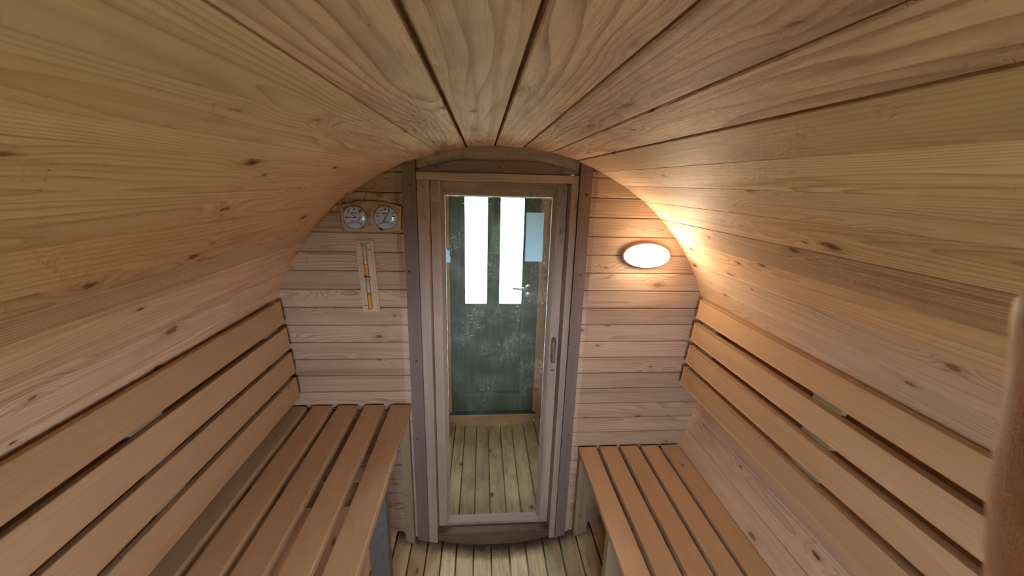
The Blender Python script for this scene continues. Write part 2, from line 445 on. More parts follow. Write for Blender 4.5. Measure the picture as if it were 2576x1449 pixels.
def tube(bm, pts, radii, seg=12, cap=True):
    rings = []
    up = Vector((0, 0, 1))
    for i, p in enumerate(pts):
        p = Vector(p)
        a = Vector(pts[max(i-1, 0)]); b = Vector(pts[min(i+1, len(pts)-1)])
        t = (b-a).normalized()
        s = t.cross(up)
        if s.length < 1e-3: s = t.cross(Vector((1, 0, 0)))
        s.normalize(); q = s.cross(t)
        r = radii[i] if hasattr(radii, '__len__') else radii
        rings.append([bm.verts.new(p+(s*math.cos(2*math.pi*k/seg)+q*math.sin(2*math.pi*k/seg))*r) for k in range(seg)])
    for a, b in zip(rings, rings[1:]):
        for k in range(seg):
            bm.faces.new((a[k], a[(k+1) % seg], b[(k+1) % seg], b[k]))
    if cap:
        bm.faces.new(rings[0][::-1]); bm.faces.new(rings[-1])
def tube_obj(name, pts, r, mat, parent, seg=12, smooth=True):
    bm = bmesh.new()
    tube(bm, [(p[0], p[1], p[2]+ZC) for p in pts], r, seg)
    return finish(name, bm_to(name, bm), mat, parent, None, smooth=smooth)
def lathe_y(name, cx, cz, prof, mat, parent, seg=32, sx=1.0, sz=1.0, smooth=True):
    """profile of (radius, y) turned about the y axis through (cx, cz)"""
    bm = bmesh.new()
    rings = []
    for r, y in prof:
        if r < 1e-6: rings.append([bm.verts.new((cx, y, cz+ZC))])
        else: rings.append([bm.verts.new((cx+r*sx*math.cos(2*math.pi*k/seg), y, cz+ZC+r*sz*math.sin(2*math.pi*k/seg))) for k in range(seg)])
    for a, b in zip(rings, rings[1:]):
        for k in range(seg):
            k2 = (k+1) % seg
            if len(a) == 1: bm.faces.new((a[0], b[k2], b[k]))
            elif len(b) == 1: bm.faces.new((a[k], a[k2], b[0]))
            else: bm.faces.new((a[k], a[k2], b[k2], b[k]))
    return finish(name, bm_to(name, bm), mat, parent, None, smooth=smooth)
def text_into(bm, body, size, cx, cz, y, rot=0.0, bold=0.0):
    cu = bpy.data.curves.new('t', 'FONT')
    cu.body = body; cu.size = size; cu.align_x = 'CENTER'; cu.align_y = 'CENTER'
    cu.offset = bold
    cu.resolution_u = 3
    ob = bpy.data.objects.new('t', cu)
    col.objects.link(ob)
    dg = bpy.context.evaluated_depsgraph_get()
    me = bpy.data.meshes.new_from_object(ob.evaluated_get(dg))
    c, s = math.cos(rot), math.sin(rot)
    vs = [bm.verts.new((cx+v.co.x*c-v.co.y*s, y, cz+ZC+v.co.x*s+v.co.y*c)) for v in me.vertices]
    for p in me.polygons:
        try: bm.faces.new([vs[i] for i in p.vertices])
        except ValueError: pass
    bpy.data.objects.remove(ob); bpy.data.curves.remove(cu); bpy.data.meshes.remove(me)
def bar_into(bm, x0, z0, x1, z1, wd, y):
    d = Vector((x1-x0, z1-z0)); d.normalize(); p = Vector((-d.y, d.x))*wd/2
    vs = [bm.verts.new((a, y, b+ZC)) for a, b in ((x0+p.x, z0+p.y), (x1+p.x, z1+p.y), (x1-p.x, z1-p.y), (x0-p.x, z0-p.y))]
    bm.faces.new(vs)
def rad(z, r=R): return math.sqrt(max(r*r-z*z, 0.0))

# ------------------------------------------------------------------ outside ground
bm = bmesh.new()
bmesh.ops.create_grid(bm, x_segments=8, y_segments=8, size=30)
for v in bm.verts: v.co.z = -0.35 + 0.05*math.sin(v.co.x*0.7)*math.cos(v.co.y*0.9)
g = finish('ground', bm_to('ground', bm), 'ground_grass', None, None)
g['kind'] = 'structure'

# ------------------------------------------------------------------ barrel shell: every stave a piece
ceiling = struct('ceiling', (0, 0, 2*R))
floor = struct('floor', (0, 0, 0))
wall_left = struct('wall_left', (-R, 0, ZC))
wall_right = struct('wall_right', (R, 0, ZC))
STEP = 360/56
joints = [-1.6+STEP*k for k in range(-21, 23)]                  # upper part, degrees from the top, + to the right
lowr = joints[-1]; lowl = joints[0]+360
fl = [165.3, 170.6, 175.6, 181.0, 186.2, 191.3, 195.6, 199.9]   # floor joints as seen by the door
def fill(a, b):
    n = max(1, round((b-a)/5.2)); return [a+(b-a)*i/n for i in range(1, n)]
joints += fill(lowr, fl[0]) + fl + fill(fl[-1], lowl) + [lowl]
Y0, Y1 = YB-0.06, YO+0.10
gap_deg = {}
for i, a in enumerate(joints[:-1]):
    am = a if a <= 180 else a-360
    special = {-14: 0.0007, -8: 0.0030, -2: 0.0032, 5: 0.0014, 11: 0.0036, 18: 0.0012}
    if round(am) in special: gp = special[round(am)]
    elif abs(am) > 145: gp = 0.0030
    elif am > 0: gp = 0.0006
    else: gp = 0.0001
    gap_deg[i] = gp*random.uniform(0.9, 1.2)
gap_deg[len(joints)-1] = gap_deg[0]
for i in range(len(joints)-1):
    a0, a1 = math.radians(joints[i]), math.radians(joints[i+1])
    amid = (a0+a1)/2; ad = math.degrees(amid); ad = ad if ad <= 180 else ad-360
    g0, g1 = gap_deg[i]/R, gap_deg[i+1]/R
    dr = random.uniform(-0.0018, 0.0018) if abs(ad) < 30 else random.uniform(-0.0006, 0.0006)
    c = 0.0022 if -10 < ad < 16 or abs(ad) > 145 else (0.0012 if ad > 0 else 0.0003)
    ch = c/R
    r0 = R+dr
    gd = 0.032 if abs(ad) > 145 else 0.02
    prof = [(a0+g0, r0+c), (a0+g0+ch, r0), (a1-g1-ch, r0), (a1-g1, r0+c), (a1-g1, R+gd), (a1+2e-4, R+gd), (a1+2e-4, R+.042),
            (a0-2e-4, R+.042), (a0-2e-4, R+gd), (a0+g0, R+gd)]
    bm = bmesh.new()
    ends = []
    for y in (Y0, Y1):
        ends.append([bm.verts.new((r*math.sin(t), y, ZC+r*math.cos(t))) for t, r in prof])
    n = len(prof)
    bm.faces.new(ends[0]); bm.faces.new(ends[1][::-1])
    for k in range(n):
        bm.faces.new((ends[0][k], ends[0][(k+1) % n], ends[1][(k+1) % n], ends[1][k]))
    me = bm_to('stave', bm)
    at = me.attributes.new('gc', 'FLOAT_VECTOR', 'POINT')
    for v in me.vertices:
        t = math.atan2(v.co.x, v.co.z-ZC)
        dt = (t-amid+math.pi) % (2*math.pi)-math.pi
        at.data[v.index].vector = (dt*R, v.co.y, math.hypot(v.co.x, v.co.z-ZC)-R)
    if abs(ad) < 17: par, mt = ceiling, 'ceiling_pine'
    elif abs(ad) < 36: par, mt = ceiling, 'stave_pine'
    elif abs(ad) > 150: par, mt = floor, 'floor_pine'
    else: par, mt = (wall_right if ad > 0 else wall_left), 'stave_pine'
    finish('stave', me, mt, par)

# ------------------------------------------------------------------ boarded end walls
PITCHB, Z0B = 0.0765, 0.004
def siding(parent, y0, y1, xin, mat, rows, sides=(-1, 1), hole=None, g=0.0009, ch=0.0028):
    """horizontal boards clipped by the barrel; xin = inner end of the boards beside a doorway (None: boards run across)"""
    for k in rows:
        za, zb = Z0B+k*PITCHB+g, Z0B+(k+1)*PITCHB-g
        if za < -R: za = -R+0.004
        zb = min(zb, R-0.004)
        if zb-za < 0.01: continue
        zs = [za+(zb-za)*i/3 for i in range(4)]
        xo = [rad(z, R+0.006) for z in zs]
        spans = []
        if xin is None and not (hole and zb > hole[2] and za < hole[3]):
            prism_xz('plank', [(-x, z) for x, z in zip(xo, zs)]+[(x, z) for x, z in reversed(list(zip(xo, zs)))], y0, y1, mat, parent, 'x', ch, True, g*1.15)
            continue
        for s in sides:
            xi = xin[0 if s < 0 else 1] if xin is not None else (hole[0] if s < 0 else hole[1])
            pts = [(s*x, z) for x, z in zip(xo, zs) if x > abs(xi)+0.003]
            if len(pts) < 2: continue
            zl, zh = pts[0][1], pts[-1][1]
            prism_xz('plank', pts+[(xi, zh), (xi, zl)], y0, y1, mat, parent, 'x', ch, True, g*1.15)
wall_front = struct('wall_front', (0, 0, 0.02), 'boarded end wall with the glazed door')
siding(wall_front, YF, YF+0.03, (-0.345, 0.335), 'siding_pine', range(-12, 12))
wall_back = struct('wall_back', (0, YB, 0.02))
bm = bmesh.new()
siding(wall_back, YB-0.03, YB, None, 'siding_pine', range(-13, 13), hole=RW)
wall_outer = struct('wall_outer', (0, YO, 0.02))
siding(wall_outer, YO+0.03, YO+0.06, (-0.30, 0.33), 'ante_orange', range(-13, 13))

# rear window
wo = struct('window_1', (0, YB, RW[2]+ZC))
fr = 0.045
box('window_frame', (RW[0]-0.005, RW[0]+fr), (YB-0.05, YB+0.012), (RW[2]-0.005, RW[3]+0.005), 'leg_pine', wo, 'z', 0.003)
box('window_frame', (RW[1]-fr, RW[1]+0.005), (YB-0.05, YB+0.012), (RW[2]-0.005, RW[3]+0.005), 'leg_pine', wo, 'z', 0.003)
box('window_frame', (RW[0]+fr, RW[1]-fr), (YB-0.05, YB+0.012), (RW[2]-0.005, RW[2]+fr), 'leg_pine', wo, 'x', 0.003)
box('window_frame', (RW[0]+fr, RW[1]-fr), (YB-0.05, YB+0.012), (RW[3]-fr, RW[3]+0.005), 'leg_pine', wo, 'x', 0.003)
box('window_frame', (-0.022, 0.022), (YB-0.05, YB+0.012), (RW[2]+fr, RW[3]-fr), 'leg_pine', wo, 'z', 0.003)
box('pane', (RW[0]+fr-0.01, RW[1]-fr+0.01), (YB-0.022, YB-0.018), (RW[2]+fr-0.01, RW[3]-fr+0.01), 'pane_clear', wo, None)

# ------------------------------------------------------------------ door casing of the glazed door
tr1 = struct('trim_1', (0, YF, 0.0), 'door casing of planed timber around the glazed door')
def screw(parent, x, z, y, r=0.0045, mat='screw_dark'):
    lathe_y('screw', x, z, [(0, y-0.0016), (r*0.55, y-0.0014), (r, y-0.0002), (r, y+0.003)], mat, parent, 10)
pl = prism_xz('post', [(-0.372, -0.868), (-0.320, -0.888), (-0.321, rad(0.321)-0.002), (-0.372, rad(0.372)-0.002)], -0.020, 0.02, 'frame_purple', tr1, 'z', 0.0)
for z in (0.86-0.06, 0.47, 0.08, -0.30, -0.78): screw(pl, -0.350+0.01*math.sin(z*9), z, -0.020)
pr = prism_xz('post', [(0.302, -0.896), (0.351, -0.876), (0.352, rad(0.352)-0.002), (0.304, rad(0.304)-0.002)], -0.020, 0.02, 'frame_purple', tr1, 'z', 0.0)
for z in (0.78, 0.46, 0.14, -0.30, -0.60): screw(pr, 0.333, z, -0.020)
# jambs, head and stops
box('jamb', (-0.3195, -0.279), (-0.010, 0.11), (-0.905, 0.820), 'frame_grey', tr1, 'z', 0.0015)
box('jamb', (0.274, 0.3015), (-0.010, 0.11), (-0.905, 0.820), 'frame_grey', tr1, 'z', 0.0015)
box('head_jamb', (-0.3195, 0.3015), (-0.011, 0.11), (0.8205, 0.850), 'frame_grey', tr1, 'x', 0.0015)
zs = []
n = 14
arc = [(-0.319+0.6205*i/n, rad(-0.319+0.6205*i/n)+0.002) for i in range(n+1)]
prism_xz('lintel_board', [(-0.319, 0.8497)]+arc+[(0.3015, 0.8497), (0.292, 0.8497), (0.292, 0.8545), (0.268, 0.8545), (0.268, 0.8497)], 0.0, 0.03, 'frame_grey', tr1, 'x')
lp = [(-0.319, 0.8515), (-0.285, 0.864), (-0.235, 0.877), (-0.185, 0.889), (-0.15, 0.8935), (-0.11, 0.895), (0.0, 0.8955), (0.10, 0.8955), (0.14, 0.894), (0.18, 0.889), (0.23, 0.879), (0.27, 0.868), (0.3015, 0.8555)]
lp_o = prism_xz('lintel_panel', lp, -0.016, 0.0, 'frame_purple', tr1, 'x', 0.003, False)
screw(lp_o, -0.245, 0.868, -0.016); screw(lp_o, -0.008, 0.872, -0.016); screw(lp_o, 0.225, 0.866, -0.016)
# threshold log following the floor curve
th = [(-0.278, -0.866), (0.273, -0.866)]
thb = [(0.273-0.551*i/8, -rad(0.273-0.551*i/8)+0.002) for i in range(9)]
prism_xz('threshold', th+thb, 0.004, 0.11, 'sill_dark', tr1, 'x', 0.004)
# dirt and fibres gathered along the foot of the threshold
bm = bmesh.new()
rg = random.Random(4)
for i in range(420):
    x = rg.uniform(-0.24, 0.27); y = 0.004-abs(rg.gauss(0, 0.011))
    z = -rad(x)+ZC+rg.uniform(-0.0005, 0.0015)
    a = rg.uniform(0, math.pi); l = rg.uniform(0.0008, 0.0045); wdt = rg.uniform(0.0004, 0.0014)
    dx, dy = math.cos(a)*l, math.sin(a)*l
    nx, ny = -math.sin(a)*wdt, math.cos(a)*wdt
    zz = rg.uniform(0, 0.002)
    q = [bm.verts.new(p) for p in ((x-dx-nx, y-dy-ny, z), (x+dx-nx, y+dy-ny, z+zz), (x+dx+nx, y+dy+ny, z+zz), (x-dx+nx, y-dy+ny, z), (x, y, z+0.0014+zz))]
    bm.faces.new((q[0], q[1], q[4])); bm.faces.new((q[1], q[2], q[4])); bm.faces.new((q[2], q[3], q[4])); bm.faces.new((q[3], q[0], q[4])); bm.faces.new(q[3::-1])
db = finish('floor_debris', bm_to('floor_debris', bm), 'ink_brown', None, None)
db['kind'] = 'stuff'; db['label'] = 'dark crumbs and fibres along the foot of the door threshold'; db['category'] = 'debris'

# ------------------------------------------------------------------ glazed inner door
d1 = struct('door_1', (0, 0.05, -0.91+ZC), 'narrow glazed door in a grey wooden frame')
YD = 0.052
box('stile', (-0.2775, -0.237), (YD, YD+0.042), (-0.915, 0.8185), 'frame_grey', d1, 'z', 0.002)
box('stile', (0.231, 0.2725), (YD, YD+0.042), (-0.915, 0.8185), 'frame_grey', d1, 'z', 0.002)
box('rail', (-0.2365, 0.2305), (YD, YD+0.042), (0.791, 0.8185), 'frame_grey', d1, 'x', 0.0015)
box('rail', (-0.2365, 0.2305), (YD, YD+0.042), (-0.915, -0.852), 'frame_grey', d1, 'x', 0.0015)
def bead(name, pts, mat='frame_grey', grain='x'):
    """glazing bead with sloped face; pts = outer rect edge pair and inner edge pair in x,z"""
    (ax, az), (bx, bz), (cx, cz), (dx, dz) = pts
    bm = bmesh.new()
    f = [bm.verts.new((x, YD+0.004, z+ZC)) for x, z in ((ax, az), (bx, bz))]+[bm.verts.new((x, YD+0.022, z+ZC)) for x, z in ((cx, cz), (dx, dz))]
    k = [bm.verts.new((x, YD+0.036, z+ZC)) for x, z in ((ax, az), (bx, bz), (cx, cz), (dx, dz))]
    bm.faces.new(f); bm.faces.new(k[::-1])
    for i in range(4): bm.faces.new((f[i], f[(i+1) % 4], k[(i+1) % 4], k[i]))
    return finish(name, bm_to(name, bm), mat, d1, grain)
xo0, xo1, zo0, zo1 = -0.237, 0.231, -0.852, 0.791
xi0, xi1, zi0, zi1 = -0.2225, 0.2165, -0.838, 0.764
bead('glazing_bead', ((xo0, zo1), (xo1, zo1), (xi1, zi1), (xi0, zi1)), grain='x')
bead('glazing_bead', ((xo1, zo0), (xo0, zo0), (xi0, zi0), (xi1, zi0)), grain='x')
bead('glazing_bead', ((xo0, zo0), (xo0, zo1), (xi0, zi1), (xi0, zi0)), grain='z')
bead('glazing_bead', ((xo1, zo1), (xo1, zo0), (xi1, zi0), (xi1, zi1)), grain='z')
pane = box('glass_pane', GLX, (YD+0.023, YD+0.028), GLZ, 'pane_dirty', d1, None)
# maker's mark etched on the glass
bm = bmesh.new()
mx, mz = 0.193, -0.795
for s_ in (0.013, 0.008):
    q = [(mx-s_, mz), (mx, mz+s_*1.0), (mx+s_, mz), (mx, mz-s_*1.0)]
    for i in range(4): bar_into(bm, *q[i], *q[(i+1) % 4], 0.0024, YD+0.0225)
text_into(bm, 'CE', 0.007, mx, mz, YD+0.0225)
finish('etched_mark', bm_to('etched_mark', bm), 'print_dark', pane, None)
# wooden grab handle on the right stile
hx = 0.246
hd = tube_obj('handle', [(hx+0.006, YD+0.002, 0.150), (hx+0.003, YD-0.018, 0.152), (hx+0.001, YD-0.030, 0.148), (hx, YD-0.035, 0.130), (hx, YD-0.036, 0.10), (hx, YD-0.035, 0.070), (hx+0.001, YD-0.030, 0.052), (hx+0.003, YD-0.018, 0.048), (hx+0.006, YD+0.002, 0.050)],
              [0.006, 0.0075, 0.009, 0.0095, 0.0098, 0.0095, 0.009, 0.0075, 0.006], 'grip_wood', d1)
lathe_y('plug', 0.252, -0.005, [(0, YD-0.003), (0.006, YD-0.0025), (0.0075, YD+0.001)], 'grip_wood', d1, 12)

# paper on the glass
pn = box('paper_notice', (0.112, 0.186), (YD+0.0285, YD+0.0295), (0.494, 0.700), 'notice_film', None, None)
tag(pn, 'pale blue paper notice stuck on the glass of the inner door, upper right', 'notice')
tp = prism_xz('paper_scrap', [(-0.2225, 0.553), (-0.219, 0.541), (-0.209, 0.534), (-0.2055, 0.524), (-0.2075, 0.516), (-0.203, 0.508), (-0.205, 0.498), (-0.2035, 0.486), (-0.2225, 0.486)], YD+0.0285, YD+0.0295, 'notice_film', None, 'x')
tag(tp, 'torn scrap of white paper left on the door glass at its left edge', 'paper')

# ------------------------------------------------------------------ antechamber: frame and green door
tr2 = struct('trim_2', (0, YO, 0), 'pine frame around the green outer door')
box('post', (-0.40, -0.284), (YO-0.012, YO+0.05), (-0.835, rad(0.40)-0.005), 'ante_orange', tr2, 'z', 0.002)
box('post', (0.312, 0.42), (YO-0.012, YO+0.05), (-0.845, rad(0.42)-0.005), 'ante_orange', tr2, 'z', 0.002)
box('head_jamb', (-0.284, 0.312), (YO-0.012, YO+0.05), (0.815, 0.885), 'ante_orange', tr2, 'x', 0.002)
oa = [(-0.345+0.69*i/12, rad(-0.345+0.69*i/12)+0.004) for i in range(13)]
prism_xz('lintel_board', [(-0.345, 0.8855)]+oa+[(0.345, 0.8855)], YO+0.0, YO+0.06, 'ante_orange', tr2, 'x')
sb = [(0.46-0.92*i/10, -rad(0.46-0.92*i/10)+0.002) for i in range(11)]
prism_xz('sill', [(-0.46, -0.842), (0.46, -0.842)]+sb[1:-1], YO-0.02, YO+0.06, 'ante_orange', tr2, 'x', 0.004)
box('weather_bar', (-0.30, 0.335), (YO-0.022, YO+0.03), (-0.842, -0.826), 'rubber_dark', tr2, None, 0.003)
d2 = struct('door_2', (0, YO, -0.82+ZC), 'green painted outer door with two tall window strips')
GY0, GY1 = YO-0.004, YO+0.036
GXL, GXR = -0.2825, 0.3105
gp = 'green_paint'
box('stile', (GXL, -0.183), (GY0, GY1), (-0.825, 0.8145), gp, d2, 'z', 0.0015)
box('stile', (0.201, GXR), (GY0, GY1), (-0.825, 0.8145), gp, d2, 'z', 0.0015)
box('stile', (-0.036, 0.048), (GY0, GY1), (-0.672, 0.722), gp, d2, 'z', 0.0015)
box('rail', (-0.1825, 0.2005), (GY0, GY1), (0.7225, 0.8145), gp, d2, 'x', 0.0015)
for a, b_ in ((-0.1825, -0.0365), (0.0485, 0.2005)):
    box('rail', (a, b_), (GY0, GY1), (-0.093, 0.0125), gp, d2, 'x', 0.0015)
box('rail', (-0.1825, 0.2005), (GY0, GY1), (-0.825, -0.6725), gp, d2, 'x', 0.0015)
for a, b_ in ((-0.1825, -0.0365), (0.0485, 0.2005)):
    p_ = box('panel', (a-0.003, b_+0.003), (GY0+0.015, GY1-0.006), (-0.675, -0.090), gp, d2, 'z', 0.001)
    prism_xz('raised_field', [(a+0.032, -0.640), (b_-0.032, -0.640), (b_-0.032, -0.125), (a+0.032, -0.125)], GY0+0.008, GY0+0.0155, gp, p_, 'z', 0.006, False)
    box('pane', (a-0.003, b_+0.003), (GY0+0.018, GY0+0.022), (0.010, 0.725), 'pane_clear', d2, None)
# hardware
lathe_y('rosette', 0.246, 0.135, [(0, GY0-0.010), (0.018, GY0-0.010), (0.0235, GY0-0.007), (0.024, GY0+0.001)], 'steel', d2, 28)
lathe_y('lock_rosette', 0.247, 0.080, [(0, GY0-0.010), (0.010, GY0-0.012), (0.018, GY0-0.010), (0.0235, GY0-0.007), (0.024, GY0+0.001)], 'steel', d2, 28)
tube_obj('lever_handle', [(0.246, GY0-0.004, 0.135), (0.246, GY0-0.040, 0.135), (0.240, GY0-0.050, 0.135), (0.225, GY0-0.053, 0.134), (0.18, GY0-0.053, 0.132), (0.135, GY0-0.050, 0.135)], [0.0095, 0.0095, 0.0095, 0.0095, 0.0088, 0.006], 'steel', d2)
lathe_y('keyhole', 0.247, 0.080, [(0, GY0-0.0145), (0.008, GY0-0.0145), (0.0085, GY0-0.010)], 'chrome', d2, 16)

# ------------------------------------------------------------------ benches and backrests
YE = -0.014                     # wall end of the slats
YN = YB+0.03                    # far end behind the camera
LEGS_Y = (-0.030, -0.455, -0.93, -1.42, -1.95)
def leg(parent, s, x0, x1, yc, ztop, t=0.032, mat='leg_pine'):
    """post under the bench, its foot cut to the curve of the barrel"""
    xs = (s*x0, s*x1)
    zf = [-rad(x0)+0.001, -rad(x1)+0.001]
    prism_xz('leg', [(xs[0], zf[0]), (xs[1], zf[1]), (xs[1], ztop), (xs[0], ztop)], yc-t/2, yc+t/2, mat, parent, 'z', 0.0015, False)
def bench(name, label, s, ztop, xs, thick, lx, lab_cat='bench', legw=0.065):
    b_ = empty(name, (s*0.62, -1.0, ZC+ztop-0.5))
    tag(b_, label, lab_cat)
    for i, (a, c) in enumerate(xs):
        dx = random.uniform(-0.001, 0.001)
        x = sorted((s*a+dx, s*c+dx))
        box('slat', x, (YN, YE-random.uniform(0, 0.004)), (ztop-thick, ztop+random.uniform(-0.0008, 0.0008)), 'slat_alder', b_, 'y', 0.004, 2)
    for i, yc in enumerate(LEGS_Y):
        xo = rad(ztop-thick-0.03)-0.004
        x = sorted((s*(lx+0.012), s*min(xo, rad(ztop-thick-0.06)-0.004)))
        box('cross_beam', x, (yc-0.021, yc+0.019), (ztop-thick-0.058, ztop-thick-0.0005), 'leg_pine', b_, 'x', 0.002)
        lw = legw if i else legw*0.62 if s < 0 else legw
        leg(b_, s, lx, lx+lw, yc, ztop-thick-0.001, 0.030, 'leg_grey' if s < 0 and i == 1 else 'leg_pine')
    return b_
LZ, RZ = -0.127, -0.366
bench('sauna_bench', 'tall slatted wooden bench under the dial gauges and sand timer', -1, LZ,
      [(0.375, 0.462), (0.490, 0.572), (0.600, 0.684), (0.706, 0.790), (0.812, 0.896)], 0.030, 0.383)
bench('sauna_bench', 'low slatted wooden bench below the glowing oval wall lamp', 1, RZ,
      [(0.383, 0.467), (0.485, 0.569), (0.586, 0.670), (0.686, 0.768), (0.784, 0.868)], 0.028, 0.388)

def backrest(name, label, s, tops, width, xt, xb, zt, zb):
    """four slats screwed to leaning battens"""
    b_ = empty(name, (s*(xt+0.02), -1.0, ZC+zb))
    tag(b_, label, 'backrest')
    lean = math.atan2(xt-xb, zt-zb)
    tx, tz = math.sin(lean), math.cos(lean)           # up the backrest (outwards)
    nx, nz = -math.cos(lean), math.sin(lean)          # towards the aisle
    th = 0.020
    for k, z in enumerate(tops):
        x = xb+(z-zb)*math.tan(lean)
        bm = bmesh.new()
        ye = -0.045-random.uniform(0.0, 0.004)
        bmesh.ops.create_cube(bm, size=1.0)
        for v in bm.verts:
            L = (v.co.z-0.5)*width/1.0
            n_ = (v.co.x-0.5)*th                       # behind the front face
            yy = ye if v.co.y > 0 else YN
            v.co = Vector((s*(x+tx*L+nx*n_), yy, z+tz*L+nz*n_+ZC))
        bmesh.ops.bevel(bm, geom=bm.edges[:], offset=0.0035, segments=2, affect='EDGES', profile=0.5)
        finish('slat', bm_to('slat', bm), 'slat_alder', b_, 'y')
    for yc in (-0.115, -0.68, -1.27, -1.86):
        zt2, zb2 = tops[0]-0.008, tops[-1]-width+0.004
        pts = []
        for zz, dp in ((zt2, th+0.0005), (zb2, th+0.0005), (zb2, th+0.032), (zt2, th+0.032)):
            x = xb+(zz-zb)*math.tan(lean)
            xx = min(x-nx*dp, rad(zz)-0.004)
            pts.append((s*xx, zz-nz*dp))
        bt = prism_xz('batten', pts, yc-0.045, yc+0.045, 'leg_pine', b_, 'z')
    return b_
LT = [0.3525, 0.2440, 0.1380, 0.0285]
RT = [0.3630, 0.2600, 0.1560, 0.0525]
backrest('bench_backrest', 'four-slat wooden backrest above the tall bench, below the dial gauges', -1, LT, 0.0905, 0.8455, 0.8185, 0.3525, -0.062)
backrest('bench_backrest', 'four-slat wooden backrest above the low bench, lit by the oval lamp', 1, RT, 0.0775, 0.8465, 0.8175, 0.363, -0.025)

# ------------------------------------------------------------------ oval wall lamp
lc = (0.599, 0.545)
lamp = empty('wall_lamp', (lc[0], 0, lc[1]+ZC))
tag(lamp, 'glowing oval bulkhead lamp on the boarded wall right of the door', 'lamp')
lathe_y('lamp_base', lc[0], lc[1], [(0.098, 0.0), (0.100, -0.004), (0.100, -0.022), (0.096, -0.028), (0.0, -0.028)], 'lamp_base', lamp, 48, 1.0, 0.51)
prof = [(0.0945*math.cos(t), -0.028-0.046*math.sin(t)) for t in [math.pi/2*i/9 for i in range(10)]]
prof[-1] = (0.0, prof[-1][1])
lathe_y('opal_shade', lc[0], lc[1], prof, 'opal_shade', lamp, 48, 1.0, 0.505)

# ------------------------------------------------------------------ thermometer and hygrometer board
gx, gz = -0.492, 0.677
ga = empty('dial_gauge_board', (gx, 0, gz+ZC-0.06))
tag(ga, 'wooden board with round thermometer and hygrometer dials above the sand timer', 'gauge')
hw = 0.1145
top = [(gx-hw+2*hw*i/10, gz+0.042+0.018*(1-((i-5)/5)**2)) for i in range(11)]
bot = [(gx+hw-0.006-2*(hw-0.006)*i/10, gz-0.050-0.008*(1-((i-5)/5)**2)) for i in range(11)]
gb = prism_xz('backing_board', top+bot, -0.022, -0.0005, 'gauge_board', ga, 'x', 0.004, False)
mold = [(a, b_-0.0035) for a, b_ in top]
bm = bmesh.new(); tube(bm, [(a, -0.0225, b_+ZC-0.003) for a, b_ in mold], 0.0022, 6)
finish('moulding', bm_to('moulding', bm), 'gauge_board', gb, 'x', smooth=True)
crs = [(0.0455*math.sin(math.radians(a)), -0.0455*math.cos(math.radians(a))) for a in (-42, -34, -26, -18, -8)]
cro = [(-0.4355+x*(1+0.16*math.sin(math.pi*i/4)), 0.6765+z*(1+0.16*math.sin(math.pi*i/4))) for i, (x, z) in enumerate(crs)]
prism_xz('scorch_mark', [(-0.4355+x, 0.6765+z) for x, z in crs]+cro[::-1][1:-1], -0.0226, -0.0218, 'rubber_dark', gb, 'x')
def dial(cx, cz, marks, needle, unit, name_line, minor):
    y = -0.023
    r = 0.0425
    f = lathe_y('dial', cx, cz, [(0, y-0.006), (r, y-0.006), (r+0.0008, y-0.004), (r+0.0008, y+0.002)], 'dial_face', ga, 48, smooth=False)
    lathe_y('rim', cx, cz, [(r-0.0012, y-0.006), (r-0.0006, y-0.0095), (r+0.0016, y-0.0095), (r+0.0024, y-0.005), (r+0.0024, y+0.001)], 'dial_rim', f, 48)
    bm = bmesh.new()
    yp = y-0.0064
    for val, ang in marks:
        t = math.radians(ang)
        sx, sz = math.sin(t), math.cos(t)
        bar_into(bm, cx+sx*0.0368, cz+sz*0.0368, cx+sx*0.0408, cz+sz*0.0408, 0.0012, yp)
        tr_ = 0.0312 if abs(ang) < 115 else 0.0302
        text_into(bm, val, 0.0078 if len(val) < 3 else 0.0074, cx+sx*tr_*(0.98), cz+sz*tr_, yp, 0, 0.0002)
    for ang in minor:
        t = math.radians(ang)
        bar_into(bm, cx+math.sin(t)*0.037, cz+math.cos(t)*0.037, cx+math.sin(t)*0.0395, cz+math.cos(t)*0.0395, 0.0006, yp)
    text_into(bm, 'HARVIA', 0.0064, cx, cz+0.0165, yp, 0, 0.0003)
    text_into(bm, 'SAUNA', 0.0050, cx, cz-0.0125, yp, 0, 0.0001)
    text_into(bm, name_line, 0.0050, cx, cz-0.0175, yp, 0, 0.0001)
    finish('printed_scale', bm_to('printed_scale', bm), 'print_dark', f, None)['kind'] = 'stuff'
    bm = bmesh.new()
    t = math.radians(needle)
    sx, sz = math.sin(t), math.cos(t)
    yn = y-0.0082
    L0, L1 = 0.0105, 0.036
    px, pz = sz, -sx
    q = [(-L0, 0.0006), (-L0*0.4, 0.0010), (0, 0.0026), (L0*0.4, 0.0010), (L1, 0.0005), (L1, -0.0005), (L0*0.4, -0.0010), (0, -0.0026), (-L0*0.4, -0.0010), (-L0, -0.0006)]
    fr_ = [bm.verts.new((cx+sx*a+px*b_, yn-0.0006, cz+sz*a+pz*b_+ZC)) for a, b_ in q]
    bk_ = [bm.verts.new((cx+sx*a+px*b_, yn+0.0002, cz+sz*a+pz*b_+ZC)) for a, b_ in q]
    bm.faces.new(fr_); bm.faces.new(bk_[::-1])
    for i in range(len(q)):
        j = (i+1) % len(q); bm.faces.new((fr_[i], fr_[j], bk_[j], bk_[i]))
    finish('needle', bm_to('needle', bm), 'print_dark', f, None)
    dome = [(r-0.0006, y-0.0092), (r*0.85, y-0.0115), (r*0.6, y-0.0138), (r*0.3, y-0.0150), (0, y-0.0154)]
    lathe_y('cover_glass', cx, cz, dome, 'cover_glass', f, 48)
dial(-0.549, 0.6755, [('0°C', -138), ('20', -92), ('40', -46), ('60', 0), ('80', 46), ('100', 92), ('120', 138)], -91, '', 'THERMOMETER', [-115, -69, -23, 23, 69, 115])
